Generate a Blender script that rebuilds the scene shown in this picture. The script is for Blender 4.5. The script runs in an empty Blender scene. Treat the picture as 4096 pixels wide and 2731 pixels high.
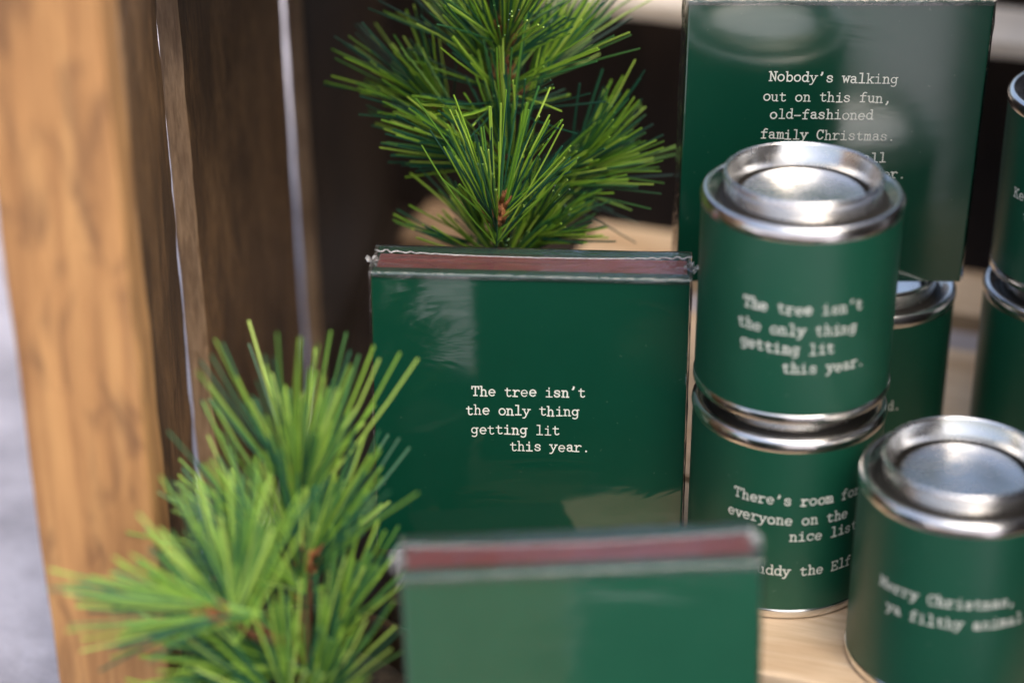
import bpy, bmesh, math, random
from mathutils import Vector, Matrix, noise
R_ = math.radians
random.seed(11)
scene = bpy.context.scene
col = scene.collection

# ------------------------------------------------------------------ camera
cam_d = bpy.data.cameras.new('camera')
cam = bpy.data.objects.new('camera', cam_d)
col.objects.link(cam)
cam.location = (0.0, 0.0, 0.4867)
cam.rotation_euler = (R_(90 - 27.4), 0, 0)
cam_d.sensor_width = 36.0
cam_d.lens = 77.25
cam_d.clip_start = 0.02
cam_d.clip_end = 500
cam_d.dof.use_dof = True
cam_d.dof.focus_distance = 0.868
cam_d.dof.aperture_fstop = 3.1
scene.camera = cam

# ------------------------------------------------------------------ sky, sun, exposure
SUN_EL, SUN_AZ = 60.0, 142.0            # compass style: 0 = +Y, 90 = +X (behind the camera, to the right)
w = bpy.data.worlds.new('World')
scene.world = w
w.use_nodes = True
nt = w.node_tree
nt.nodes.clear()
sky = nt.nodes.new('ShaderNodeTexSky')
sky.sky_type = 'NISHITA'
sky.sun_disc = False
sky.sun_elevation = R_(SUN_EL)
sky.sun_rotation = R_(SUN_AZ)
sky.air_density = 1.0
sky.dust_density = 6.0
sky.ozone_density = 0.0
bg = nt.nodes.new('ShaderNodeBackground')
bg.inputs['Strength'].default_value = 0.15
wo = nt.nodes.new('ShaderNodeOutputWorld')
nt.links.new(sky.outputs[0], bg.inputs[0])
nt.links.new(bg.outputs[0], wo.inputs[0])
sun_d = bpy.data.lights.new('sun', 'SUN')
sun_d.energy = 0.8
sun_d.angle = R_(70)
sun_d.color = (1.0, 0.97, 0.93)
sun = bpy.data.objects.new('sun', sun_d)
col.objects.link(sun)
az, el = R_(SUN_AZ), R_(SUN_EL)
to_sun = Vector((math.sin(az) * math.cos(el), math.cos(az) * math.cos(el), math.sin(el)))
sun.rotation_euler = to_sun.to_track_quat('Z', 'Y').to_euler()
scene.view_settings.view_transform = 'Standard'
scene.view_settings.look = 'None'
scene.view_settings.exposure = 0.85
scene.view_settings.gamma = 1.0
scene.view_settings.use_curve_mapping = False
scene.render.film_transparent = False

# ------------------------------------------------------------------ material helpers
def newmat(name):
    m = bpy.data.materials.new(name)
    m.use_nodes = True
    t = m.node_tree
    t.nodes.clear()
    out = t.nodes.new('ShaderNodeOutputMaterial')
    p = t.nodes.new('ShaderNodeBsdfPrincipled')
    t.links.new(p.outputs[0], out.inputs[0])
    return m, t, p, out

def coords(t, scale=(1, 1, 1), kind='Object'):
    tc = t.nodes.new('ShaderNodeTexCoord')
    mp = t.nodes.new('ShaderNodeMapping')
    mp.inputs['Scale'].default_value = scale
    t.links.new(tc.outputs[kind], mp.inputs[0])
    return mp.outputs[0]

def tex_noise(t, vec, scale, detail=6, rough=0.6, dist=0.0):
    n = t.nodes.new('ShaderNodeTexNoise')
    n.inputs['Scale'].default_value = scale
    n.inputs['Detail'].default_value = detail
    n.inputs['Roughness'].default_value = rough
    n.inputs['Distortion'].default_value = dist
    t.links.new(vec, n.inputs['Vector'])
    return n.outputs['Fac']

def ramp(t, fac, stops):
    r = t.nodes.new('ShaderNodeValToRGB')
    e = r.color_ramp.elements
    while len(e) < len(stops):
        e.new(0.5)
    for i, (pos, c) in enumerate(stops):
        e[i].position = pos
        e[i].color = tuple(c) + (1,)
    t.links.new(fac, r.inputs[0])
    return r.outputs[0]

def mixc(t, a, b, fac, mode='MIX'):
    m = t.nodes.new('ShaderNodeMix')
    m.data_type = 'RGBA'
    m.blend_type = mode
    for sock, v in ((m.inputs[0], fac), (m.inputs[6], a), (m.inputs[7], b)):
        if isinstance(v, bpy.types.NodeSocket):
            t.links.new(v, sock)
        elif isinstance(v, (int, float)):
            sock.default_value = v
        else:
            sock.default_value = tuple(v) + (1,)
    return m.outputs[2]

def bump(t, h, strength, dist=0.001):
    b = t.nodes.new('ShaderNodeBump')
    b.inputs['Strength'].default_value = strength
    b.inputs['Distance'].default_value = dist
    t.links.new(h, b.inputs['Height'])
    return b.outputs[0]

def wood(name, dark, mid, light, stain=(0.05, 0.03, 0.02), grain=(1, 1, 0.06), gscale=260, stain_amt=0.5, stain_scale=26,
         rough=0.62, bump_s=0.5):
    m, t, p, _ = newmat(name)
    v = coords(t, grain)
    f1 = tex_noise(t, v, gscale, 7, 0.65, 0.4)
    f2 = tex_noise(t, v, gscale * 0.22, 4, 0.55, 0.8)
    c1 = ramp(t, f1, [(0.36, dark), (0.5, mid), (0.66, light)])
    c2 = ramp(t, f2, [(0.32, dark), (0.55, mid), (0.75, light)])
    c = mixc(t, c1, c2, 0.55)
    vs = coords(t, (1, 1, 0.3) if grain[2] < 0.5 else (0.3, 1, 1))
    s1 = tex_noise(t, vs, stain_scale, 3, 0.5, 0.6)
    sm = ramp(t, s1, [(0.52, (0, 0, 0)), (0.66, (stain_amt,) * 3)])
    st = tex_noise(t, coords(t, tuple(x * (1.0 if x == 1 else 0.5) for x in grain)), gscale * 0.6, 3, 0.6, 0.3)
    c = mixc(t, c, dark, ramp(t, st, [(0.56, (0, 0, 0)), (0.70, (0.45,) * 3)]))
    c = mixc(t, c, stain, sm)
    t.links.new(c, p.inputs['Base Color'])
    p.inputs['Roughness'].default_value = rough
    p.inputs['Specular IOR Level'].default_value = 0.35
    t.links.new(bump(t, f1, bump_s, 0.0012), p.inputs['Normal'])
    return m

M = {}
M['gold_wood'] = wood('golden_wood', (0.22, 0.105, 0.040), (0.41, 0.215, 0.082), (0.58, 0.34, 0.135), (0.10, 0.05, 0.026),
                      gscale=190, stain_amt=0.6, stain_scale=88)
M['brown_wood'] = wood('brown_wood', (0.035, 0.018, 0.008), (0.135, 0.073, 0.031), (0.27, 0.158, 0.072), (0.03, 0.016, 0.008),
                       grain=(1, 1, 0.22), gscale=520, stain_amt=0.7, bump_s=1.0)
M['pale_wood'] = wood('pale_wood', (0.50, 0.355, 0.215), (0.66, 0.50, 0.335), (0.76, 0.62, 0.45), (0.40, 0.24, 0.12),
                      grain=(0.08, 1, 1), gscale=240, stain_amt=0.55, stain_scale=30)
M['bleached_wood'] = wood('bleached_wood', (0.52, 0.46, 0.38), (0.66, 0.59, 0.50), (0.76, 0.70, 0.61), (0.40, 0.32, 0.24),
                          grain=(0.08, 1, 1), gscale=200, stain_amt=0.3)
M['shade_wood'] = wood('shaded_umber_wood', (0.010, 0.006, 0.004), (0.024, 0.014, 0.008), (0.045, 0.028, 0.016), (0.010, 0.006, 0.004),
                       grain=(1, 1, 0.28), gscale=430, stain_amt=0.6, bump_s=1.0)  # umber on the right crate; painted shade on rear slat and floor pieces
M['mid_tone_wood'] = wood('mid_tone_wood', (0.13, 0.080, 0.045), (0.31, 0.205, 0.12), (0.48, 0.34, 0.215), (0.09, 0.055, 0.035),
                       grain=(1, 1, 0.14), gscale=520, stain_amt=0.6, bump_s=1.0)  # paints lit slat fronts and a dimmed slat end; also plain board colour
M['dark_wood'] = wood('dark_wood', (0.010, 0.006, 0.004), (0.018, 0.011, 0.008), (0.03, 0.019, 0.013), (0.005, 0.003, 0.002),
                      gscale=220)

def paper(name, base, coat, coat_rough=0.05, wrinkle=0.25, rough=0.5, fibre=True, film_ior=1.75):
    m, t, p, _ = newmat(name)
    v = coords(t)
    f = tex_noise(t, v, 900, 3, 0.6)
    big = tex_noise(t, v, 38, 4, 0.6)
    c = mixc(t, [x * 0.9 for x in base], [min(1, x * 1.12 + 0.001) for x in base], big)
    # small scuffs
    sc = tex_noise(t, coords(t, (1, 1, 1)), 420, 2, 0.5)
    sm = ramp(t, sc, [(0.70, (0, 0, 0)), (0.80, (0.16,) * 3)])
    c = mixc(t, c, (0.28, 0.34, 0.28), sm)
    t.links.new(c, p.inputs['Base Color'])
    p.inputs['Roughness'].default_value = rough
    p.inputs['Specular IOR Level'].default_value = 0.15 if coat > 0.9 else 0.4
    if coat:
        p.inputs['Coat Weight'].default_value = coat
        p.inputs['Coat Roughness'].default_value = coat_rough
        p.inputs['Coat IOR'].default_value = film_ior if coat > 0.9 else 1.6
        wv = coords(t, (9, 9, 30))
        wr = tex_noise(t, wv, 1.6, 3, 0.5, 1.2)
        if coat > 0.9:
            t.links.new(bump(t, wr, wrinkle, 0.004), p.inputs['Coat Normal'])
    if fibre:
        soft = tex_noise(t, coords(t, (1, 1, .5)), 48, 3, 0.5)
        b1 = t.nodes.new('ShaderNodeBump')
        b1.inputs['Strength'].default_value = 0.12
        b1.inputs['Distance'].default_value = 0.0003
        t.links.new(f, b1.inputs['Height'])
        t.links.new(bump(t, soft, 0.16, 0.0015), b1.inputs['Normal'])
        t.links.new(b1.outputs[0], p.inputs['Normal'])
        if 0 < coat < 0.9:
            t.links.new(b1.outputs[0], p.inputs['Coat Normal'])
    return m

GREEN = (0.001, 0.050, 0.027)
M['card_green'] = paper('card_green', GREEN, 1.0, 0.06, 0.08)
M['card_loose'] = paper('card_loose', (0.001, 0.066, 0.034), 1.0, 0.12, 0.24)
M['card_flat'] = paper('card_flat', GREEN, 1.0, 0.13, 0.03, film_ior=1.9)
M['card_edge'] = paper('card_edge', (0.006, 0.07, 0.036), 0.0)
M['label_green'] = paper('label_green', (0.004, 0.078, 0.042), 0.32, 0.42, 0.0, 0.45)
M['red_paper'] = paper('red_paper', (0.21, 0.050, 0.052), 0.25, 0.2, 0.1)

m, t, p, _ = newmat('cream_ink')
p.inputs['Base Color'].default_value = (0.78, 0.81, 0.73, 1)
p.inputs['Roughness'].default_value = 0.5
M['ink'] = m

def metal(name, base, rough, bump_s=0.0):
    m, t, p, _ = newmat(name)
    p.inputs['Metallic'].default_value = 1.0
    v = coords(t)
    n = tex_noise(t, v, 90, 5, 0.6)
    r = ramp(t, n, [(0.3, (rough * 0.75,) * 3), (0.7, (rough * 1.35,) * 3)])
    t.links.new(r, p.inputs['Roughness'])
    c = mixc(t, [x * 0.86 for x in base], base, n)
    t.links.new(c, p.inputs['Base Color'])
    if bump_s:
        t.links.new(bump(t, tex_noise(t, v, 60, 2, 0.5), bump_s, 0.002), p.inputs['Normal'])
    return m
M['tinplate'] = metal('tinplate', (0.90, 0.885, 0.86), 0.20, 0.06)
m, t, p, _ = newmat('groove_shade')  # dark colour imitating shade in the crevices of the tins
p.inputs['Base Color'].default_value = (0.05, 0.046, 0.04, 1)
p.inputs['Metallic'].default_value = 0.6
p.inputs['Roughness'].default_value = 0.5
M['crevice_shade'] = m
M['tin_lid'] = metal('tin_lid', (0.93, 0.915, 0.885), 0.25, 0.04)

m, t, p, _ = newmat('glazed_bronze')
v = coords(t)
n = tex_noise(t, v, 70, 5, 0.7)
t.links.new(ramp(t, n, [(0.3, (0.012, 0.008, 0.005)), (0.6, (0.035, 0.022, 0.012)), (0.8, (0.09, 0.06, 0.03))]), p.inputs['Base Color'])
p.inputs['Roughness'].default_value = 0.28
M['pot'] = m

m, t, p, _ = newmat('potting_moss')
n = tex_noise(t, coords(t), 300, 4, 0.7)
t.links.new(ramp(t, n, [(0.3, (0.01, 0.008, 0.005)), (0.7, (0.05, 0.035, 0.02))]), p.inputs['Base Color'])
t.links.new(bump(t, n, 1.0, 0.003), p.inputs['Normal'])
p.inputs['Roughness'].default_value = 0.95
M['soil'] = m

def needle_mat(name, stops, trans=0.12):
    m, t, p, _ = newmat(name)
    g = t.nodes.new('ShaderNodeNewGeometry')
    c = ramp(t, g.outputs['Random Per Island'], stops)
    t.links.new(c, p.inputs['Base Color'])
    p.inputs['Roughness'].default_value = 0.42
    p.inputs['Specular IOR Level'].default_value = 0.45
    return m
M['needle_back'] = needle_mat('pine_needle', [(0.0, (0.004, 0.04, 0.026)), (0.32, (0.012, 0.085, 0.040)), (0.48, (0.07, 0.19, 0.018)),
                                             (0.75, (0.19, 0.35, 0.025)), (1.0, (0.34, 0.50, 0.075))])
M['needle_front'] = needle_mat('pale_pine_needle', [(0.0, (0.012, 0.07, 0.038)), (0.28, (0.03, 0.13, 0.055)), (0.48, (0.11, 0.25, 0.035)),
                                                   (0.75, (0.24, 0.42, 0.05)), (1.0, (0.40, 0.56, 0.13))])
m, t, p, _ = newmat('bark')
n = tex_noise(t, coords(t), 420, 5, 0.7)
t.links.new(ramp(t, n, [(0.3, (0.035, 0.014, 0.006)), (0.6, (0.17, 0.06, 0.02)), (0.85, (0.36, 0.15, 0.06))]), p.inputs['Base Color'])
t.links.new(bump(t, n, 1.0, 0.002), p.inputs['Normal'])
p.inputs['Roughness'].default_value = 0.7
M['bark'] = m
m, t, p, _ = newmat('bud_scale')
n = tex_noise(t, coords(t), 520, 5, 0.7)
t.links.new(ramp(t, n, [(0.3, (0.10, 0.035, 0.012)), (0.55, (0.30, 0.11, 0.035)), (0.8, (0.50, 0.24, 0.12))]), p.inputs['Base Color'])
t.links.new(bump(t, n, 1.0, 0.002), p.inputs['Normal'])
p.inputs['Roughness'].default_value = 0.45
M['bud'] = m

def film_mat(name, rough, wr_scale, strength, haze=0.0):
    m, t, p, out = newmat(name)
    t.nodes.remove(p)
    tr = t.nodes.new('ShaderNodeBsdfTransparent')
    gl = t.nodes.new('ShaderNodeBsdfGlossy')
    gl.inputs['Roughness'].default_value = rough
    fr = t.nodes.new('ShaderNodeFresnel')
    fr.inputs['IOR'].default_value = 1.75
    v = coords(t, (0.6, 1, 1.4))
    b = bump(t, tex_noise(t, v, wr_scale, 3, 0.6, 1.5), strength, 0.003)
    t.links.new(b, gl.inputs['Normal'])
    t.links.new(b, fr.inputs['Normal'])
    mx = t.nodes.new('ShaderNodeMixShader')
    t.links.new(fr.outputs[0], mx.inputs[0])
    t.links.new(tr.outputs[0], mx.inputs[1])
    t.links.new(gl.outputs[0], mx.inputs[2])
    last = mx.outputs[0]
    if haze:
        df = t.nodes.new('ShaderNodeBsdfDiffuse')
        df.inputs['Color'].default_value = (0.75, 0.78, 0.8, 1)
        m2 = t.nodes.new('ShaderNodeMixShader')
        m2.inputs[0].default_value = haze
        t.links.new(last, m2.inputs[1])
        t.links.new(df.outputs[0], m2.inputs[2])
        last = m2.outputs[0]
    t.links.new(last, out.inputs[0])
    return m
M['film'] = film_mat('clear_film', 0.07, 90, 0.4, 0.02)
M['film_crimp'] = film_mat('crimped_film', 0.12, 300, 0.8, 0.25)

m, t, p, _ = newmat('paving')
v = coords(t)
a = tex_noise(t, v, 16, 5, 0.65)
b = tex_noise(t, v, 160, 4, 0.7)
c = mixc(t, ramp(t, a, [(0.35, (0.30, 0.285, 0.32)), (0.62, (0.72, 0.69, 0.75))]), ramp(t, b, [(0.3, (0.36, 0.345, 0.38)), (0.7, (0.56, 0.54, 0.59))]), 0.4)
t.links.new(c, p.inputs['Base Color'])
p.inputs['Roughness'].default_value = 0.85
t.links.new(bump(t, b, 0.4, 0.003), p.inputs['Normal'])
M['paving'] = m

# ------------------------------------------------------------------ object helpers
def thing(name, label, cat, loc=(0, 0, 0), rotz=0.0, group=None):
    o = bpy.data.objects.new(name, None)
    col.objects.link(o)
    o.empty_display_size = 0.02
    o.location = loc
    o.rotation_euler = (0, 0, rotz)
    o['label'] = label
    o['category'] = cat
    if group:
        o['group'] = group
    return o

def obj(name, bm, mat, parent=None, smooth=False, label=None):
    me = bpy.data.meshes.new(name)
    bm.normal_update()
    bm.to_mesh(me)
    bm.free()
    for mm in (mat if isinstance(mat, list) else [mat]):
        me.materials.append(mm)
    if smooth:
        for pl in me.polygons:
            pl.use_smooth = True
    o = bpy.data.objects.new(name, me)
    col.objects.link(o)
    if parent:
        o.parent = parent
    if label:
        o['label'] = label
    return o

def box_bm(x0, x1, y0, y1, z0, z1, bev=0.0, seg=2, jitter=0.0, cuts=0, axis=0):
    bm = bmesh.new()
    bmesh.ops.create_cube(bm, size=1)
    for v in bm.verts:
        v.co = Vector((x0 + (v.co.x + .5) * (x1 - x0), y0 + (v.co.y + .5) * (y1 - y0), z0 + (v.co.z + .5) * (z1 - z0)))
    if cuts:
        es = [e for e in bm.edges if abs((e.verts[0].co - e.verts[1].co)[axis]) > 1e-6]
        bmesh.ops.subdivide_edges(bm, edges=es, cuts=cuts, use_grid_fill=True)
    if bev:
        es = [e for e in bm.edges if len(e.link_faces) == 2 and e.calc_face_angle(0) > 0.6]
        bmesh.ops.bevel(bm, geom=es, offset=bev, segments=seg, affect='EDGES', profile=0.6)
    if jitter:
        for v in bm.verts:
            n = noise.noise_vector(v.co * 31.0) * jitter + noise.noise_vector(v.co * 140.0) * jitter * 0.4
            v.co += n
    return bm

def prism_bm(foot, z0, z1, lean=0.0, cuts=24, bev=0.0012, jitter=0.0007):
    """upright board from a 4-corner footprint (counter-clockwise), lean = x shift per metre of height"""
    bm = bmesh.new()
    bot = [bm.verts.new((x - lean * (z0 - 0.1), y, z0)) for x, y in foot]
    top = [bm.verts.new((x - lean * (z1 - 0.1), y, z1)) for x, y in foot]
    n = len(foot)
    bm.faces.new(bot[::-1])
    bm.faces.new(top)
    for i in range(n):
        bm.faces.new((bot[i], bot[(i + 1) % n], top[(i + 1) % n], top[i]))
    es = [e for e in bm.edges if abs(e.verts[0].co.z - e.verts[1].co.z) > 1e-4]
    bmesh.ops.subdivide_edges(bm, edges=es, cuts=cuts, use_grid_fill=True)
    es = [e for e in bm.edges if len(e.link_faces) == 2 and e.calc_face_angle(0) > 0.6]
    bmesh.ops.bevel(bm, geom=es, offset=bev, segments=2, affect='EDGES', profile=0.6)
    for v in bm.verts:
        v.co += noise.noise_vector(v.co * 45.0 + Vector((foot[0][0] * 99, 0, 0))) * jitter + noise.noise_vector(v.co * 260.0) * jitter * 0.5
    bmesh.ops.recalc_face_normals(bm, faces=bm.faces)
    return bm

def lathe_bm(profile, seg=112, close=False):
    bm = bmesh.new()
    rings = []
    for r, z in profile:
        if r < 1e-6:
            rings.append([bm.verts.new((0, 0, z))])
        else:
            rings.append([bm.verts.new((r * math.cos(2 * math.pi * i / seg), r * math.sin(2 * math.pi * i / seg), z)) for i in range(seg)])
    for a, b in zip(rings, rings[1:]):
        for i in range(seg):
            j = (i + 1) % seg
            if len(a) == 1 and len(b) == 1:
                continue
            if len(a) == 1:
                bm.faces.new((a[0], b[j], b[i]))
            elif len(b) == 1:
                bm.faces.new((a[i], a[j], b[0]))
            else:
                bm.faces.new((a[i], a[j], b[j], b[i]))
    bmesh.ops.recalc_face_normals(bm, faces=bm.faces)
    return bm

def tube_into(bm, pts, radii, sides=4, cap=True):
    n = len(pts)
    rings = []
    prev = None
    for i in range(n):
        d = (pts[min(i + 1, n - 1)] - pts[max(i - 1, 0)]).normalized()
        if prev is None:
            a = d.orthogonal().normalized()
        else:
            a = (prev - d * prev.dot(d)).normalized()
        prev = a
        b = d.cross(a)
        rings.append([bm.verts.new(pts[i] + (a * math.cos(2 * math.pi * k / sides) + b * math.sin(2 * math.pi * k / sides)) * radii[i]) for k in range(sides)])
    for p, q in zip(rings, rings[1:]):
        for k in range(sides):
            bm.faces.new((p[k], p[(k + 1) % sides], q[(k + 1) % sides], q[k]))
    if cap:
        bm.faces.new(rings[-1])
        bm.faces.new(rings[0][::-1])

# ------------------------------------------------------------------ typewriter lettering
def arc(cx, cy, rx, ry, a0, a1, n=12):
    return [(cx + rx * math.cos(R_(a0 + (a1 - a0) * i / n)), cy + ry * math.sin(R_(a0 + (a1 - a0) * i / n))) for i in range(n + 1)]
def S(x, y, ww):
    return [(x - ww / 2, y), (x + ww / 2, y)]
ARCH = [(.25, .56), (.33, .74), (.46, .83), (.6, .82), (.71, .73), (.75, .58), (.75, 0)]
G = {
    'T': [[(.08, 1.2), (.92, 1.2)], [(.09, 1.2), (.09, .9)], [(.91, 1.2), (.91, .9)], [(.5, 1.2), (.5, 0)], S(.5, 0, .44)],
    'h': [[(.08, 1.28), (.25, 1.28), (.25, 0)], ARCH, S(.25, 0, .32), S(.77, 0, .3)],
    'e': [arc(.5, .42, .36, .42, 3, 318, 18), [(.15, .44), (.86, .44)]],
    't': [[(.4, 1.1), (.4, .25), (.45, .07), (.58, 0), (.74, .03), (.86, .14)], [(.14, .82), (.8, .82)]],
    'r': [[(.1, .82), (.3, .82), (.3, 0)], [(.3, .48), (.42, .7), (.58, .82), (.74, .83), (.88, .72)], S(.35, 0, .54)],
    'i': [[(.2, .82), (.52, .82), (.52, 0)], S(.52, 0, .7), [(.5, 1.1), (.5, 1.22)]],
    's': [[(.79, .6), (.75, .76), (.62, .83), (.46, .84), (.28, .78), (.21, .64), (.3, .51), (.5, .45), (.7, .37), (.8, .23), (.73, .07), (.52, 0), (.32, .03), (.2, .14), (.17, .25)]],
    'n': [[(.08, .82), (.25, .82), (.25, 0)], ARCH, S(.25, 0, .32), S(.77, 0, .3)],
    "'": [[(.54, 1.3), (.54, 1.16), (.5, 1.04), (.42, .95)]],
    'o': [arc(.5, .42, .37, .42, 0, 360, 22)],
    'l': [[(.2, 1.28), (.52, 1.28), (.52, 0)], S(.52, 0, .7)],
    'y': [[(.17, .82), (.5, .04)], [(.83, .82), (.5, .04), (.38, -.24), (.26, -.36), (.08, -.36)], S(.18, .82, .32), S(.82, .82, .32)],
    'g': [arc(.45, .47, .31, .36, 0, 360, 18), [(.93, .82), (.76, .82), (.76, -.08), (.7, -.26), (.54, -.37), (.34, -.37), (.2, -.29)]],
    'a': [[(.19, .68), (.28, .8), (.48, .84), (.64, .79), (.71, .66), (.71, .14), (.78, .01), (.93, .01)], arc(.45, .24, .27, .24, 0, 360, 16)],
    '.': [[(.47, .05), (.53, .05)]],
    'b': [[(.06, 1.28), (.22, 1.28), (.22, 0)], arc(.54, .42, .32, .42, 0, 360, 20)],
    'd': [[(.6, 1.28), (.78, 1.28), (.78, 0), (.94, 0)], arc(.46, .42, .32, .42, 0, 360, 20)],
    'w': [[(.15, .82), (.3, 0), (.5, .62), (.7, 0), (.85, .82)], S(.15, .82, .28), S(.85, .82, .28)],
    'k': [[(.06, 1.28), (.24, 1.28), (.24, 0)], [(.76, .8), (.26, .36)], [(.44, .5), (.8, 0)], S(.22, 0, .3), S(.8, 0, .3), S(.76, .82, .32)],
    'u': [[(.08, .82), (.24, .82), (.24, .25), (.32, .07), (.46, 0), (.62, .05), (.76, .25)], [(.6, .82), (.76, .82), (.76, 0), (.93, 0)]],
    'f': [[(.42, 0), (.42, .95), (.5, 1.18), (.64, 1.28), (.86, 1.22)], [(.14, .82), (.8, .82)], S(.42, 0, .54)],
    ',': [[(.54, .12), (.54, .0), (.48, -.16), (.38, -.27)]],
    '-': [[(.14, .45), (.86, .45)]],
    'm': [[(.03, .82), (.17, .82), (.17, 0)], [(.17, .6), (.26, .79), (.36, .83), (.46, .76), (.5, .6), (.5, 0)], [(.5, .6), (.59, .79), (.69, .83), (.79, .76), (.83, .6), (.83, 0)], S(.16, 0, .24), S(.52, 0, .2), S(.86, 0, .22)],
    'C': [arc(.5, .6, .38, .62, 38, 322, 20), [(.83, 1.2), (.83, .86)]],
    'N': [[(.2, 0), (.2, 1.2), (.8, 0), (.8, 1.2)], S(.2, 0, .34), S(.12, 1.2, .24), S(.8, 1.2, .34)],
    'B': [[(.22, 1.2), (.22, 0)], [(.06, 1.2), (.56, 1.2), (.74, 1.1), (.8, .92), (.72, .72), (.54, .64), (.22, .64)], [(.54, .64), (.78, .54), (.87, .33), (.78, .1), (.58, 0), (.06, 0)]],
    'E': [[(.22, 1.2), (.22, 0)], [(.06, 1.2), (.86, 1.2), (.86, .92)], [(.06, 0), (.9, 0), (.9, .32)], [(.22, .62), (.6, .62)], [(.6, .76), (.6, .48)]],
    'M': [[(.16, 0), (.16, 1.2), (.5, .4), (.84, 1.2), (.84, 0)], S(.16, 0, .3), S(.84, 0, .3), S(.1, 1.2, .2), S(.9, 1.2, .2)],
    'v': [[(.17, .82), (.5, 0), (.83, .82)], S(.18, .82, .32), S(.82, .82, .32)],
    'c': [arc(.52, .42, .37, .42, 42, 322, 18), [(.83, .82), (.83, .58)]],
    'K': [[(.2, 1.2), (.2, 0)], [(.8, 1.2), (.22, .52)], [(.42, .74), (.82, 0)], S(.2, 0, .34), S(.82, 0, .3), S(.2, 1.2, .34), S(.8, 1.2, .3)],
    'p': [[(.06, .82), (.22, .82), (.22, -.38)], arc(.54, .42, .32, .42, 0, 360, 20), S(.26, -.38, .44)],
    'W': [[(.1, 1.2), (.28, 0), (.5, .85), (.72, 0), (.9, 1.2)], S(.1, 1.2, .24), S(.9, 1.2, .24)],
    '~': [[(.1, .45), (.9, .45)]],
}

def resample(pl, step):
    out = [pl[0]]
    for a, b in zip(pl, pl[1:]):
        L = math.hypot(b[0] - a[0], b[1] - a[1])
        k = max(1, int(math.ceil(L / step)))
        for i in range(1, k + 1):
            out.append((a[0] + (b[0] - a[0]) * i / k, a[1] + (b[1] - a[1]) * i / k))
    return out

def ribbon(bm, pl, hw, place, lift):
    closed = len(pl) > 3 and math.hypot(pl[0][0] - pl[-1][0], pl[0][1] - pl[-1][1]) < 1e-6
    if closed:
        pl = pl[:-1]
    n = len(pl)
    if not closed:                     # square-ish ends
        def ext(a, b):
            L = math.hypot(a[0] - b[0], a[1] - b[1]) or 1
            return (a[0] + (a[0] - b[0]) / L * hw * .75, a[1] + (a[1] - b[1]) / L * hw * .75)
        pl = [ext(pl[0], pl[1])] + pl[1:-1] + [ext(pl[-1], pl[-2])]
    L_, R2 = [], []
    for i in range(n):
        if closed:
            a, b = pl[i - 1], pl[(i + 1) % n]
        else:
            a, b = pl[max(i - 1, 0)], pl[min(i + 1, n - 1)]
        p = pl[i]
        d1 = Vector((p[0] - a[0], p[1] - a[1])); d2 = Vector((b[0] - p[0], b[1] - p[1]))
        d1 = d1.normalized() if d1.length > 1e-9 else d2.normalized()
        d2 = d2.normalized() if d2.length > 1e-9 else d1
        n1 = Vector((-d1.y, d1.x)); n2 = Vector((-d2.y, d2.x))
        mt = n1 + n2
        if mt.length < 0.3:
            mt = n1
        mt.normalize()
        k = hw / max(0.5, mt.dot(n1))
        L_.append(bm.verts.new(place(p[0] + mt.x * k, p[1] + mt.y * k, lift)))
        R2.append(bm.verts.new(place(p[0] - mt.x * k, p[1] - mt.y * k, lift)))
    for i in range(n if closed else n - 1):
        j = (i + 1) % n
        bm.faces.new((R2[i], R2[j], L_[j], L_[i]))

def lettering(lines, place, adv, weight=0.085, seed=1):
    """lines: (text, u0, v0, tilt); place(u, v, lift) -> Vector; typewriter wobble per key"""
    rnd = random.Random(seed)
    bm = bmesh.new()
    for text, u0, v0, tilt in lines:
        for i, ch in enumerate(text):
            if ch == ' ' or ch not in G:
                continue
            ju, jv = rnd.uniform(-.03, .03) * adv, rnd.uniform(-.05, .05) * adv
            hw = weight * rnd.uniform(0.85, 1.2)
            sc = 1.45 if ch in ".'," else 1.0
            for k, pl in enumerate(G[ch]):
                pl = resample(pl, 0.22)
                ou, ov = u0 + i * adv + ju, v0 + jv + tilt * i * adv
                ribbon(bm, pl, hw * sc, lambda x, y, l: place(ou + x * adv, ov + y * adv, l), 0.00015 + 0.00001 * k)
    return bm

# ------------------------------------------------------------------ ground
bm = bmesh.new()
bmesh.ops.create_grid(bm, x_segments=2, y_segments=2, size=60)
g = obj('pavement', bm, M['paving'])
g.location = (0, 0, -0.075)
g['kind'] = 'structure'

# ------------------------------------------------------------------ crate side of upright boards
LEAN = 0.015
cr = thing('wooden_crate', 'weathered upright wooden crate side with a golden front post and brown slats', 'crate', (-0.145, 0.67, -0.075))
def crate_part(name, foot, mat, z0=-0.074, z1=0.36, lean=LEAN, edge=True, **k):
    bm = prism_bm(foot, z0, z1, lean, **k)
    bm.normal_update()
    if edge:
        for f in bm.faces:
            if f.normal.y < -0.75:
                f.material_index = 1  # front-facing faces get paler wood to imitate frontal light
    bmesh.ops.translate(bm, verts=bm.verts, vec=-cr.location)
    return obj(name, bm, [mat, M['gold_wood'] if mat is M['gold_wood'] else M['mid_tone_wood']], cr, smooth=False)
o = crate_part('corner_post', [(-.1665, .653), (-.1253, .653), (-.1275, .692), (-.1675, .692)], M['gold_wood'], bev=0.002)
o['label'] = 'golden square front post'
crate_part('side_slat', [(-.1395, .697), (-.1290, .697), (-.1372, .817), (-.1490, .817)], M['brown_wood'], cuts=60, lean=.008)
crate_part('side_slat', [(-.1385, .825), (-.1292, .825), (-.1077, .992), (-.1188, .992)], M['brown_wood'], cuts=70, jitter=0.0004)
crate_part('side_slat', [(-.1075, 1.0), (-.0990, 1.0), (-.0760, 1.25), (-.0870, 1.25)], M['shade_wood'], cuts=60, jitter=0.0004)  # coloured dark to imitate shade deep in the crate

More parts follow.
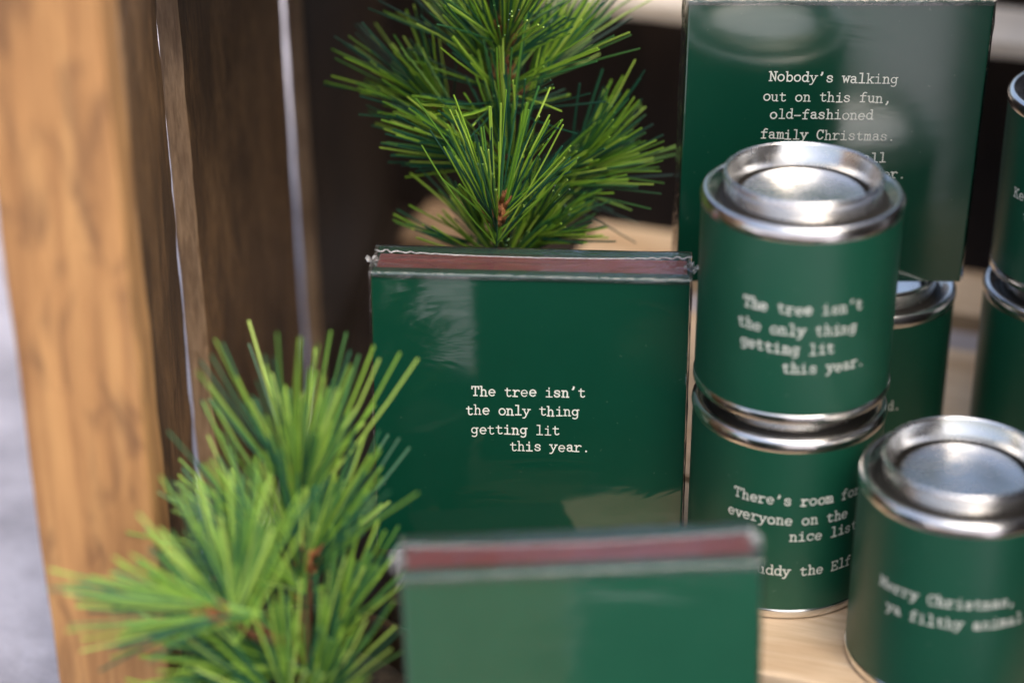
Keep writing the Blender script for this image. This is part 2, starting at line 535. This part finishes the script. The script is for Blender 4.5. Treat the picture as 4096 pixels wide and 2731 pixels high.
crate_part('shaded_ground_board', [(-.150, .56), (-.052, .56), (-.060, 1.27), (-.084, 1.27), (-.1025, 1.01), (-.124, .83), (-.150, .694)], M['dark_wood'], z0=-.0745, z1=-.068, cuts=1, edge=False)  # dark board added to stand for ground lying in shade
o = obj('added_shade_roof', box_bm(-.16 - cr.location.x, -.015 - cr.location.x, .78 - cr.location.y, 1.30 - cr.location.y, .243 - cr.location.z, .255 - cr.location.z, .001, 2), M['brown_wood'], cr)  # unseen roof added to shade the deep left of the crate
cr = thing('wooden_crate', 'unseen brown crate side, raised and set close to shade the dark tin stack', 'crate', (.26, .70, -.075))  # unseen side, raised and set close to shade the right tins
crate_part('corner_post', [(.232, .55), (.272, .55), (.274, .59), (.234, .59)], M['shade_wood'], z1=.44, edge=False)  # post and slats of the unseen side that shades the right tins
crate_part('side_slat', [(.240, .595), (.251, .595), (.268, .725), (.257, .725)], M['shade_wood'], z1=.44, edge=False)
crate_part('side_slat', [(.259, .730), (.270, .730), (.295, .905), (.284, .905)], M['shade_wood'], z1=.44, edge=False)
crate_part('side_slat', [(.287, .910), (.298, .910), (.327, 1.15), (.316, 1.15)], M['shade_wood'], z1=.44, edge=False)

# ------------------------------------------------------------------ slatted wooden shelf, yawed so its right end comes nearer
sh = thing('slatted_shelf', 'stepped display shelf of pale wooden slats carrying the green tins and boxes', 'shelf', (0, 0, 0), R_(-18))
def slat(name, s0, s1, t0, t1, z0, z1, mat, label=None):
    return obj(name, box_bm(s0, s1, t0, t1, z0, z1, 0.0012, 2, 0.0006, 40, 0), mat, sh, label=label)
slat('floor_slat', -.268, -.204, .667, .792, -.011, 0, M['shade_wood'], label='front floor slat end, darkened to dim its reflection in the middle box')  # slat end coloured dark to dim its reflection in the box above
slat('floor_slat', -.202, .16, .667, .792, -.011, 0, M['pale_wood'])
slat('floor_slat', -.30, .16, .798, .9515, -.011, 0, M['pale_wood'])
slat('floor_slat', -.385, -.336, .991, 1.041, -.011, 0, M['mid_tone_wood'])  # same slat in a dimmer colour, imitating shade at its left end
slat('floor_slat', -.334, -.292, .991, 1.041, -.011, 0, M['shade_wood'])  # stretch coloured dark to stand for shade behind the pine
slat('floor_slat', -.290, .16, .991, 1.041, -.011, 0, M['pale_wood'])
slat('upper_slat', -.335, .16, 1.083, 1.138, .1005, .1095, M['bleached_wood'], label='bleached upper slat at the back')
slat('shade_back_board', -.47, .20, 1.168, 1.178, -.075, .16, M['dark_wood'], label='dark brown back board standing in for the under-shelf shadow')  # coloured near black to stand for shade below the upper slat
slat('batten', -.2555, -.2505, .64, .95, -.074, -.0115, M['brown_wood'])
slat('batten', .10, .112, .68, 1.16, -.074, -.0115, M['brown_wood'])
def front_board(foot, mat, label):
    bm = prism_bm([tuple((Matrix.Rotation(R_(18), 2) @ Vector(q))) for q in foot], -.033, -.022, 0, 2, .001, .0003)
    return obj('front_slat', bm, mat, sh, label=label)
front_board([(-.052, .20), (.058, .20), (.0165, .655), (-.052, .655)], M['mid_tone_wood'], 'brown board under the nearest box')
front_board([(.046, .37), (.20, .37), (.20, .62), (.0235, .62)], M['dark_wood'], 'added dark board that darkens the reflection in the nearest box')  # unseen board added for the dark half of the box reflection

# ------------------------------------------------------------------ green tins
H_T, R_T = 0.079, 0.0375
def make_tin(label, loc, rotz=0.0, lines=None, seed=3, adv=0.00325, tilt=(0, 0)):
    t = thing('round_tin', label, 'tin', loc, 0.0, 'green round tins with silver lids')
    t.rotation_euler = (tilt[0], tilt[1], 0)
    prof = [(0, .0012), (.034, .0012), (.0355, .0004), (.0366, .0002), (.0373, .0008), (.03755, .0018), (.0375, .0036), (.0373, .0042), (.0369, .0044), (.0369, .0738),
            (.0372, .0742), (.0375, .0750), (.03765, .0762), (.0375, .0775), (.0370, .0786), (.0362, .0793), (.0352, .0794), (.0340, .0786),
            (.0328, .0774), (.0317, .0762), (.0308, .0756), (.0302, .0755), (.0298, .0759)]
    bm = lathe_bm(prof)
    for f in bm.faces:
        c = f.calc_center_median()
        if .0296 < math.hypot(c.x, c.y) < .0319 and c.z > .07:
            f.material_index = 1  # outer groove coloured dark to stand for its shade
    obj('can_body', bm, [M['tinplate'], M['crevice_shade']], t, smooth=True)
    lid = [(.0297, .0757), (.0288, .0765), (.0286, .0784), (.0287, .0790), (.0289, .0820), (.0294, .0842), (.02952, .0852), (.0292, .0859), (.0286, .0861), (.0281, .0858), (.0278, .0850),
           (.0276, .0842), (.0262, .0812), (.0248, .0783), (.0248, .0781), (.0245, .0768), (.0240, .0758), (.0233, .0758), (.0228, .0767), (.0226, .0778), (.0223, .0782), (.0218, .0781), (.0205, .0778), (.0120, .0777), (0, .0777)]
    bm = lathe_bm(lid)
    for f in bm.faces:                                              # shadow lines painted dark in the plate groove and at the ring foot
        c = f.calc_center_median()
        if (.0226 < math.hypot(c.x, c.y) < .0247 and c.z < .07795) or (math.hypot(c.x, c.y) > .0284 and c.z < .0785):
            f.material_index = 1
    obj('lid', bm, [M['tin_lid'], M['crevice_shade']], t, smooth=True)
    # paper label wrapped round, with a lapped seam at the back
    bm = bmesh.new()
    n, rr = 140, .0373
    a = [[bm.verts.new(((rr - (0.0002 if i < n else 0.0)) * math.sin(2 * math.pi * i / n + math.pi), -(rr - (0.0002 if i < n else 0.0)) * math.cos(2 * math.pi * i / n + math.pi), z)) for i in range(n + 3)] for z in (.0043, .0741)]
    for i in range(n + 2):
        bm.faces.new((a[0][i], a[0][i + 1], a[1][i + 1], a[1][i]))
    lab = obj('label_wrap', bm, M['label_green'], t, smooth=True)
    if lines:
        def place(u, v, l):
            th = u / R_T
            r = .0373 + l + 0.0001
            return Vector((r * math.sin(th), -r * math.cos(th), v))
        obj('lettering', lettering(lines, place, adv, 0.076, seed), M['ink'], lab)
    return t

def aU(deg):
    return R_(deg) * R_T
make_tin('upper tin of the stack beside the middle box, reading The tree isn\'t the only thing', (.107, .7425, .0858), lines=[
    ("The tree isn't", aU(-38.2), .0462, 0), ("the only thing", aU(-41.2), .0377, 0), ("getting lit", aU(-39), .0302, 0), ("this year.", aU(-13.6), .0224, 0)], seed=5)
make_tin('lower tin of the stack beside the middle box, reading There\'s room for everyone', (.107, .7425, 0), lines=[
    ("There's room for", aU(-37.5), .0518, 0), ("everyone on the", aU(-41.2), .0433, 0), ("nice list.", aU(-3.0), .0362, 0), ("-Buddy the Elf", aU(-30.5), .0206, 0)], seed=8)
make_tin('single tin nearest the lens on the front slat edge, reading Merry Christmas', (.1633, .6841, 0), lines=[
    ("Merry Christmas,", aU(-55), .0450, 0), ("ya filthy animal.", aU(-49.2), .0364, 0)], seed=13)
make_tin('tin half hidden behind the stack, carrying the large box on its lid', (.1514, .8438, 0), lines=[("d.", aU(9), .0358, 0)], seed=2)
make_tin('upper tin of the dark stack cut by the right edge, reading Keep', (.2402, .84, .0858), lines=[
    ("Keep", aU(-68), .0400, 0), ("the", aU(-57.5), .0320, 0)], seed=4)
make_tin('lower tin of the dark stack cut by the right edge', (.2385, .84, 0))

# ------------------------------------------------------------------ shrink-wrapped card boxes
def crumple(bm, c, size, n, seed):
    rnd = random.Random(seed)
    for k in range(n):
        d = Vector((rnd.uniform(-1, 1), rnd.uniform(-1, 1), rnd.uniform(-.6, 1))).normalized()
        p = c + Vector((rnd.uniform(-.5, .5), rnd.uniform(-.5, .5), rnd.uniform(-.5, .5))) * size
        side = d.orthogonal().normalized() * size * rnd.uniform(.12, .3)
        prev = None
        for i in range(6):
            q = p + d * size * 0.18 * i + Vector((rnd.uniform(-1, 1), rnd.uniform(-1, 1), rnd.uniform(-1, 1))) * size * 0.14
            a, b = bm.verts.new(q - side), bm.verts.new(q + side)
            if prev:
                bm.faces.new((prev[0], prev[1], b, a))
            prev = (a, b)

def make_box(label, loc, yaw, lean, roll, Wd, Hd, Td, lines, seed, open_top=True, adv=0.0032, front='card_green'):
    t = thing('card_box', label, 'box', loc, 0.0, 'green boxes sealed in clear film')
    t.rotation_euler = (Matrix.Rotation(yaw, 3, 'Z') @ Matrix.Rotation(-lean, 3, 'X') @ Matrix.Rotation(-roll, 3, 'Y')).to_euler()
    f1, b1 = .0062, Td - .0052
    fc = obj('front_cover', box_bm(0, Wd, 0, f1 if open_top else Td, 0, Hd, .0007, 2), M[front], t)
    if open_top:
        obj('back_cover', box_bm(0, Wd, b1, Td, 0, Hd, .0007, 2), M['card_green'], t)
        obj('paper_block', box_bm(.0012, Wd - .0012, f1 + .0001, b1 - .0001, .001, Hd - .0012, .0004, 1), M['red_paper'], t)
    place = lambda u, v, l: Vector((u, -l, v))
    if lines:
        obj('lettering', lettering(lines, place, adv, 0.072, seed), M['ink'], fc)
    # clear film: a cap that runs over the top, down the front and the back, with slack wrinkles
    rnd = random.Random(seed)
    e = .0007
    prof = []                                                       # (y, z) from front bottom over the top to the back
    for k in range(2):
        prof.append((-e * .6, Hd - .0018 + .0005 * k))
    for k in range(1, 5):
        a = R_(90 * k / 5)
        prof.append((-e * .6 + .0014 * (1 - math.cos(a)), Hd - .0009 + .0014 * math.sin(a)))
    for k in range(1, 12):
        prof.append((.0012 + (Td - .0024) * k / 12, Hd + e - .0007 * math.sin(math.pi * k / 12)))
    for k in range(1, 5):
        a = R_(90 * k / 5)
        prof.append((Td + e * .6 - .0014 * (1 - math.sin(a)), Hd - .0009 + .0014 * math.cos(a)))
    for k in range(6):
        prof.append((Td + e * .6, Hd - .001 - .0024 * k))
    bm = bmesh.new()
    NX = 60
    grid = []
    for i in range(NX + 1):
        fx = i / NX
        x = -e + (Wd + 2 * e) * fx
        endw = max(0.0, 1 - min(fx, 1 - fx) / 0.22)
        row = []
        for j, (y, z) in enumerate(prof):
            nv = noise.noise_vector(Vector((x * 130, y * 420 + seed * 7, z * 160))) * (.00016 + .0008 * endw * endw)
            if j < 3:
                nv *= 0.2
            yy = y + (min(nv.y, 0.0002) if y < 0 else nv.y * .5)
            row.append(bm.verts.new((x + nv.x * .5, yy, z + abs(nv.z))))
        grid.append(row)
    for i in range(NX):
        for j in range(len(prof) - 1):
            bm.faces.new((grid[i][j], grid[i + 1][j], grid[i + 1][j + 1], grid[i][j + 1]))
    fl = obj('shrink_film', bm, M['film'], t, smooth=True)
    # side films
    for sx in (-e, Wd + e):
        bm = bmesh.new()
        pts = [[bm.verts.new((sx + noise.noise(Vector((k * 2.1, j * 3.3, seed))) * .0004, -e * .6 + (Td + 1.2 * e) * j / 8, .001 + (Hd - .001) * k / 26)) for j in range(9)] for k in range(27)]
        for k in range(26):
            for j in range(8):
                bm.faces.new((pts[k][j], pts[k][j + 1], pts[k + 1][j + 1], pts[k + 1][j]))
        obj('side_film', bm, M['film'], t, smooth=True)
    # welded seam along the top: a wavy raised bead, wilder near the ends
    bm = bmesh.new()
    pts, rad = [], []
    n = 150
    for i in range(n + 1):
        fx = i / n
        wv = max(0.0, 1 - min(fx, 1 - fx) / 0.28) ** 1.3
        y = Td * (.70 - .10 * math.sin(math.pi * fx)) + wv * .0013 * math.sin(i * 1.05 + seed) + .0003 * noise.noise(Vector((i * .2, seed, 0)))
        z = Hd + e + .0002 + wv * .0006 * abs(math.sin(i * .8))
        pts.append(Vector((-e + (Wd + 2 * e) * fx, y, z)))
        rad.append(.00026 + .00018 * wv)
    tube_into(bm, pts, rad, 5)
    obj('seam', bm, M['film_crimp'], fl, smooth=True)
    for sx in (-.0004, Wd + .0012):
        bm = bmesh.new()
        crumple(bm, Vector((sx, Td * .55, Hd - .0008)), .0030, 12, seed + int(sx * 1e5))
        obj('corner_crimp', bm, M['film_crimp'], fl, smooth=True)
    return t

make_box('middle green box in sharp focus, reading The tree isn\'t the only thing getting lit', (-.0544, .7546, 0.0004), -.0633, .0475, 0.003, .1226, .1221, .0276, [
    ("The tree isn't", .0386, .0709, .016), ("the only thing", .0362, .0626, .014), ("getting lit", .0382, .0542, .014), ("this year.", .0534, .0472, .014)], 21)
make_box('tall green box standing on a tin at the back, reading Nobody\'s walking', (.0685, .8260, .0866), -.003, -.075, 0, .1186, .1258, .022, [
    ("Nobody's walking", .0331, .0919, -.022), ("out on this fun,", .0311, .0833, -.016), ("old-fashioned", .0343, .0755, -.012), ("family Christmas.", .0311, .0666, -.016),
    ("No, no. We're all", .0282, .0563, -.006), ("in this together.", .0368, .0490, -.006)], 33, open_top=False, front='card_flat')
make_box('blurred green box close to the lens, its red top edge showing below the middle box', (-.0325, .5875, -.0218), .0417, .0237, .0251, .116, .117, .026, None, 47, front='card_loose')

# ------------------------------------------------------------------ artificial pines in pots
def needles(bm, origin, axis, length, n, lo, hi, rad, rnd, run=0.010, up=0.0, flat=None):
    axis = axis.normalized()
    a = axis.orthogonal().normalized()
    b = axis.cross(a)
    i = 0
    while i < n:
        ph = rnd.uniform(0, 2 * math.pi)
        th = R_(lo + (hi - lo) * rnd.random() ** 0.9)
        d0 = axis * math.cos(th) + (a * math.cos(ph) + b * math.sin(ph)) * math.sin(th)
        d0 = (d0 + Vector((0, 0, up))).normalized()
        p0 = origin - axis * run * rnd.random()
        L0 = length * rnd.uniform(.6, 1.12)
        bend0 = Vector((rnd.gauss(0, 1), rnd.gauss(0, 1), rnd.gauss(0, 1))) * L0 * .055 + axis * L0 * .05
        for q in range(rnd.choice((1, 2, 3, 3, 4, 5))):              # needles of one fascicle run almost parallel
            d = (d0 + Vector((rnd.gauss(0, 1), rnd.gauss(0, 1), rnd.gauss(0, 1))) * .075).normalized()
            L = L0 * rnd.uniform(.9, 1.06)
            bend = bend0 + Vector((rnd.gauss(0, 1), rnd.gauss(0, 1), rnd.gauss(0, 1))) * L * .03
            pts = [p0 + d * L * k / 4 + bend * (k / 4) ** 2 for k in range(5)]
            r0 = rad * rnd.uniform(.8, 1.15)
            tube_into(bm, pts, [r0 * .8, r0, r0, r0 * .97, r0 * .9], 5)
            i += 1

def bud_bm(c, axis, r, L, rnd):
    bm = bmesh.new()
    axis = axis.normalized()
    pts, rad = [], []
    for k in range(9):
        s = k / 8
        pts.append(c + axis * L * (s - .5))
        rad.append(r * (0.25 + math.sin(math.pi * min(1, s * .85 + .15)) * .8))
    tube_into(bm, pts, rad, 9)
    a = axis.orthogonal().normalized(); b = axis.cross(a)
    for k in range(16):                                             # papery scales
        ph = k * 2.4
        d = (a * math.cos(ph) + b * math.sin(ph))
        p = c + axis * L * (-.45 + .9 * k / 16) + d * r * .75
        tube_into(bm, [p, p + (d * .5 + axis) * r * .8, p + (d * .9 + axis * 1.6) * r * .9], [r * .3, r * .24, r * .06], 4)
    return bm

def make_pine(label, base, trunk, trunk_r, tufts, needle, rad, pot_r, pot_h, seed, extra=None):
    rnd = random.Random(seed)
    t = thing('artificial_pine', label, 'tree', base, 0.0, 'small artificial pines in dark pots')
    B = Vector(base)
    pot = obj('pot', lathe_bm([(0, 0), (pot_r * .62, 0), (pot_r * .70, .002), (pot_r * .86, pot_h * .5), (pot_r * .97, pot_h * .9), (pot_r, pot_h * .97), (pot_r * 1.0, pot_h), (pot_r * .965, pot_h * 1.004), (pot_r * .93, pot_h * .98), (pot_r * .9, pot_h * .8)], 80), M['pot'], t, smooth=True)
    bm = bmesh.new()
    bmesh.ops.create_circle(bm, cap_ends=True, cap_tris=True, segments=40, radius=pot_r * .91)
    for v in bm.verts:
        v.co.z = pot_h * .82
    obj('soil', bm, M['soil'], pot)
    bm = bmesh.new()
    tp = [Vector(p) - B for p in trunk]
    tube_into(bm, tp, [trunk_r * (1.15 - .5 * i / (len(tp) - 1)) for i in range(len(tp))], 10)
    obj('trunk', bm, M['bark'], t, smooth=True)
    for tf in tufts:
        bm = bmesh.new()
        c = Vector(tf['p']) - B
        ax = Vector(tf['d']).normalized()
        s = Vector(tf['s']) - B if 's' in tf else c - ax * .02
        br = bmesh.new()
        midp = (s + c) / 2 - Vector((0, 0, .1 * (c - s).length))
        tube_into(br, [s, midp, c], [.0016, .0014, .0012], 7)
        bo = obj('branch', br, M['bark'], t, smooth=True)
        needles(bm, c, ax, tf['L'] * 1.06, int(tf['n'] * 1.25), tf.get('lo', 8), tf.get('hi', 62), rad, rnd, tf.get('run', .016), tf.get('up', 0))
        obj('needles', bm, needle, bo)
        if tf.get('bud', True):
            obj('bud', bud_bm(c + ax * .002, ax, tf.get('br', .0026), tf.get('bl', .009), rnd), M['bud'], bo, smooth=True)
    return t

# the pine behind the middle box
bx, by = -.002, .868
make_pine('dark green artificial pine standing behind the middle box', (bx, by, 0.0004), [(bx, by, .04), (bx - .001, by, .10), (bx - .002, by + .002, .15), (bx - .001, by + .003, .20), (bx, by + .003, .225)], .0028, [
    dict(p=(-.0063, .812, .1235), d=(.0, -.05, 1), s=(-.003, .868, .095), L=.050, n=85, lo=3, hi=52, br=.0042, bl=.013),
    dict(p=(.0288, .861, .1242), d=(.72, -.1, .68), s=(-.002, .868, .10), L=.046, n=75, lo=3, hi=42),
    dict(p=(-.0335, .882, .1440), d=(-.66, -.15, .66), s=(-.003, .869, .125), L=.044, n=85, lo=3, hi=42),
    dict(p=(-.0025, .868, .1790), d=(.10, -.15, 1), s=(-.002, .870, .16), L=.048, n=100, lo=4, hi=55, br=.004, bl=.012),
    dict(p=(-.0040, .866, .1585), d=(.1, -.3, 1), s=(-.003, .87, .145), L=.046, n=60, lo=35, hi=80, br=.0034),
    dict(p=(-.014, .858, .1300), d=(-.86, -.2, .42), s=(-.003, .868, .118), L=.046, n=60, lo=4, hi=36, bud=False),
    dict(p=(.014, .862, .1160), d=(.88, -.2, .36), s=(-.003, .868, .105), L=.048, n=60, lo=4, hi=38, bud=False),
    dict(p=(-.004, .835, .0930), d=(-.1, -.5, .8), s=(-.003, .868, .085), L=.036, n=60, lo=10, hi=70, bud=False),
    dict(p=(.016, .850, .0960), d=(.6, -.2, .6), s=(-.003, .868, .085), L=.032, n=40, lo=4, hi=48, bud=False),
    dict(p=(.008, .845, .1020), d=(.40, -.3, .85), s=(-.003, .868, .090), L=.040, n=55, lo=4, hi=48, bud=False),
    dict(p=(-.014, .845, .1020), d=(-.42, -.3, .85), s=(-.003, .868, .090), L=.036, n=50, lo=4, hi=48, bud=False),
    dict(p=(.012, .878, .160), d=(.62, .2, .75), s=(-.002, .870, .15), L=.048, n=60, lo=4, hi=40, bud=False),
    dict(p=(-.014, .882, .168), d=(-.45, .2, .85), s=(-.002, .870, .155), L=.048, n=55, lo=4, hi=40, bud=False),
    dict(p=(-.002, .852, .1330), d=(-.05, -.25, 1), s=(-.002, .868, .12), L=.046, n=50, lo=4, hi=45, bud=False),
], M['needle_back'], .00041, .042, .055, 71)

# the pine in the lower left foreground
fx, fy = -.0745, .640
make_pine('pale green artificial pine at the front left beside the golden post', (fx, fy, -.0678), [(fx, fy, -.03), (fx - .001, .646, .017), (-.073, .662, .052), (-.0765, .672, .076)], .0026, [
    dict(p=(-.0771, .6735, .0790), d=(-.02, .25, 1), s=(-.0745, .665, .055), L=.053, n=95, lo=6, hi=42, br=.0034, bl=.014),
    dict(p=(-.1005, .6215, .0610), d=(-.90, -.08, .10), s=(-.0745, .646, .030), L=.050, n=75, lo=4, hi=32, br=.0034, bl=.013),
    dict(p=(-.0960, .6290, .0590), d=(-.05, .1, 1), s=(-.0745, .646, .030), L=.047, n=85, lo=4, hi=38, bud=False),
    dict(p=(-.0650, .6500, .0330), d=(.36, .15, .92), s=(-.0745, .650, .020), L=.040, n=55, lo=3, hi=22, bud=False),
    dict(p=(-.0735, .6610, .0530), d=(.22, -.1, .95), s=(-.074, .655, .040), L=.044, n=45, lo=14, hi=60, br=.0032, bl=.012),
    dict(p=(-.0850, .6600, .0560), d=(-.72, .35, .62), s=(-.074, .656, .040), L=.052, n=75, lo=4, hi=42, bud=False),
    dict(p=(-.0690, .6350, .0140), d=(.32, -.1, .92), s=(-.0745, .645, .006), L=.040, n=45, lo=4, hi=28, bud=False),
    dict(p=(-.0800, .6300, .0160), d=(-.25, -.3, .92), s=(-.0745, .645, .008), L=.046, n=75, lo=6, hi=58, bud=False),
    dict(p=(-.0860, .6420, .0270), d=(-.80, .0, .30), s=(-.0745, .647, .020), L=.048, n=60, lo=4, hi=42, bud=False),
    dict(p=(-.0720, .6680, .0560), d=(.30, .4, .88), s=(-.074, .662, .045), L=.045, n=60, lo=4, hi=38, bud=False),
], M['needle_front'], .00049, .046, .088, 72)
